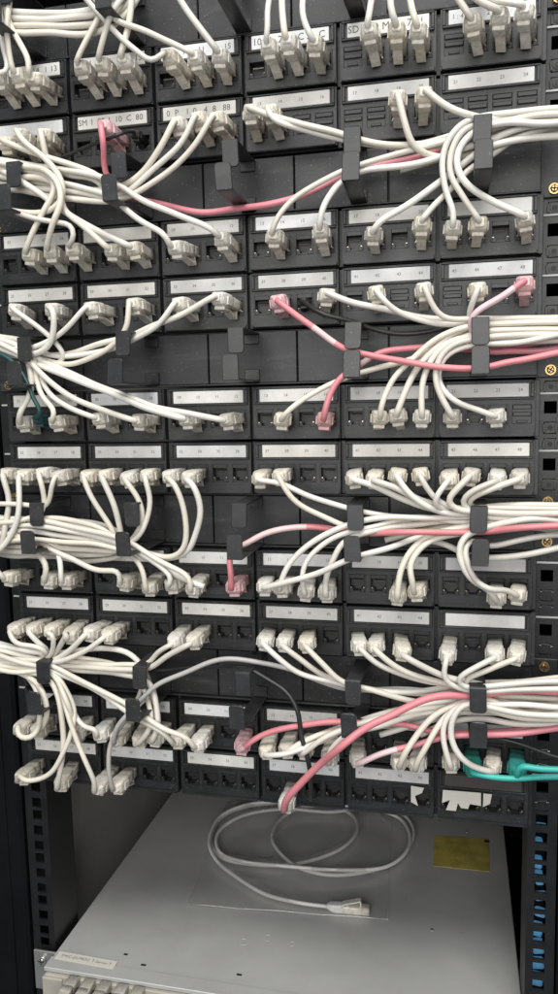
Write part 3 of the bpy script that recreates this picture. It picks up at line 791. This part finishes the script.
# torn paper on the last module of the bottom row
def torn(pxs, d, th, lab):
    b = MB(); P = [at(x, y, d) for x, y in pxs]
    b.prism([(p[0], p[2]) for p in P], -d, -d+th, 'tape')
    o = link('paper_scrap', b.mesh('paper_scrap')); tag(o, lab, 'paper')
torn([(443,790),(481,793),(481,806),(470,804),(468,809),(461,808),(458,803),(456,811),(446,810),(450,800),(442,803)], 4.2, .5, 'ragged white paper scrap stuck over the ports of the last bottom module')
torn([(483.5,793.5),(492,794.5),(490,804),(483,807)], 4.2, .5, 'small white paper scrap right of the ragged one on the bottom module')
torn([(411,786),(424,788),(422,793),(415,796),(418,806),(411,802)], 4.2, .5, 'white paper scrap hanging over the last port of the fifth bottom module')

# ------------------------------------------------------------------ bag with coiled cable on the server lid
zc = ZT+4.5
def lidpath(pts): return [np.array([*at_z(x, y, zc+h)[:2], zc+h]) for x, y, h in pts]
coil = lidpath([(330,804,0),(290,803,0),(250,806,0),(225,815,0),(213,830,0),(212,845,0),(222,858,0),(250,864,0),(285,865,1),(320,858,2),(345,846,3),(357,830,3),(352,815,3),
                (330,806,4),(300,808,4),(280,820,4),(272,838,5),(282,855,5),(300,868,5),(330,875,4),(365,872,3),(395,862,2),(410,845,2),(413,828,2),(402,814,3),(370,808,3),(330,812,3),
                (285,809,6),(245,815,5),(222,828,4),(216,842,4),(222,854,4),(245,862,6),(285,866,8),(340,870,7),(385,867,5),(406,852,5),(409,832,5),(396,816,5),
                (350,806,8),(300,802,9),(250,804,8),(222,815,7),(211,832,6),(210,848,5),(218,862,3),(238,878,1),(265,894,0),(290,901,0),(315,905,0),(328,906.5,0)])
cz = thing('coiled_cable', 'coiled grey patch cable with a plug, lying in the clear bag', 'cable', tuple(coil[-1]))
b = MB(); b.tube(resample(catmull(np.array(coil)-coil[-1], 5), 5), 2.15, 'bagcord', 8); link('cord', b.mesh('cord'), cz)
d = Vector(at_z(385,911,zc)-at_z(328,906.5,zc)); d.z = 0; ang = math.atan2(d.y, d.x)
o = link('boot', None or boot_mesh('bagcord', 3), cz, (d.normalized()*37)); o.rotation_euler.z = ang-math.pi/2; o.scale = (.8, 1, .8)
o = link('plug', plug_mesh('clear'), cz, (d.normalized()*37)); o.rotation_euler = (Matrix.Rotation(ang-math.pi/2, 3, 'Z')@Matrix.Rotation(math.pi, 3, 'Y')).to_euler()
# bag: two films with a rolled edge, sagging over the coil
cor = [at_z(x, y, ZT+1) for x, y in ((187,905),(388,920),(392,806),(228,800))]
b = MB(); N = 28; g = []
coilxy = np.array([p[:2] for p in resample(catmull(coil, 6), 6)])
def bagz(p, e):
    dd = np.min(np.linalg.norm(coilxy-p, axis=1)); return ZT+1.2+e*(11*math.exp(-(dd/9)**2)+2.5+1.5*math.sin(p[0]*.13+p[1]*.07)*math.sin(p[1]*.11))
kf = b.mi('film')
for lay in (0, 1):
    gg = []
    for i in range(N+1):
        rowv = []
        for j in range(N+1):
            u, v = i/N, j/N; p = (1-u)*(1-v)*cor[0]+u*(1-v)*cor[1]+u*v*cor[2]+(1-u)*v*cor[3]
            e = min(1, 7*min(u, 1-u, v, 1-v)); z = bagz(p[:2], e) if lay else ZT+.9
            rowv.append(b.bm.verts.new((p[0], p[1], z)))
        gg.append(rowv)
    for i in range(N):
        for j in range(N):
            f = b.bm.faces.new((gg[i][j], gg[i+1][j], gg[i+1][j+1], gg[i][j+1])); f.smooth = True; f.material_index = kf
    g.append(gg)
o = link('plastic_bag', b.mesh('plastic_bag')); tag(o, 'clear plastic bag holding a coiled cable on the server lid', 'bag')
seam = []
for a, c in ((3,0),(0,1),(1,2)):
    for t in np.linspace(0, 1, 12): seam.append((1-t)*cor[a]+t*cor[c]+np.array([0, 0, .8+.5*math.sin(t*17)]))
b = MB(); b.tube(seam, .6, 'film', 6); link('seam', b.mesh('seam'), o)

# ------------------------------------------------------------------ plugs in the server front
for i, x in enumerate((-184, -168, -152, -135, -119)):
    t = thing('patch_cable', f'cream cable plugged into the server front, {["first","second","third","fourth","fifth"][i]} from the left', 'cable', (x, -10, ZT-5), 'cream cables in the server front')
    P = np.array([(0,-36,0),(0,-41,-1),(random.uniform(-3,3),-50,-12),(random.uniform(-8,8),-55,-60),(random.uniform(-15,15),-50,-140)])
    b = MB(); b.tube(resample(catmull(P)), 2.8, 'cream', 10); link('cord', b.mesh('cord'), t)
    link('plug', ME_PLUG['w'], t); link('boot', ME_BOOT['w'][i % 5], t)

# ------------------------------------------------------------------ light
def area(name, loc, target, size, power, col, sy=None):
    L = bpy.data.lights.new(name, 'AREA'); L.size = size; L.energy = power; L.color = col
    if sy: L.shape = 'RECTANGLE'; L.size_y = sy
    o = bpy.data.objects.new(name, L); COL.objects.link(o); o.location = loc
    o.rotation_euler = (Vector(target)-Vector(loc)).to_track_quat('-Z', 'Y').to_euler(); return o
area('ceiling_lamp', (.30, -1.0, 1.20), (0, 0, -.1), 1.5, 38, (1, .99, .97), .6)
area('front_fill', (.1, -1.6, -.02), (0, 0, -.68), 1.1, 21, (1, .985, .965))  # fill light added in front, set low to reach the server lid
w = bpy.data.worlds.new('World'); sc.world = w; w.use_nodes = True
w.node_tree.nodes['Background'].inputs[0].default_value = (.85,.92,1,1); w.node_tree.nodes['Background'].inputs[1].default_value = .15
sc.view_settings.view_transform = 'Standard'; sc.view_settings.look = 'None'; sc.view_settings.exposure = 0; sc.view_settings.gamma = 1
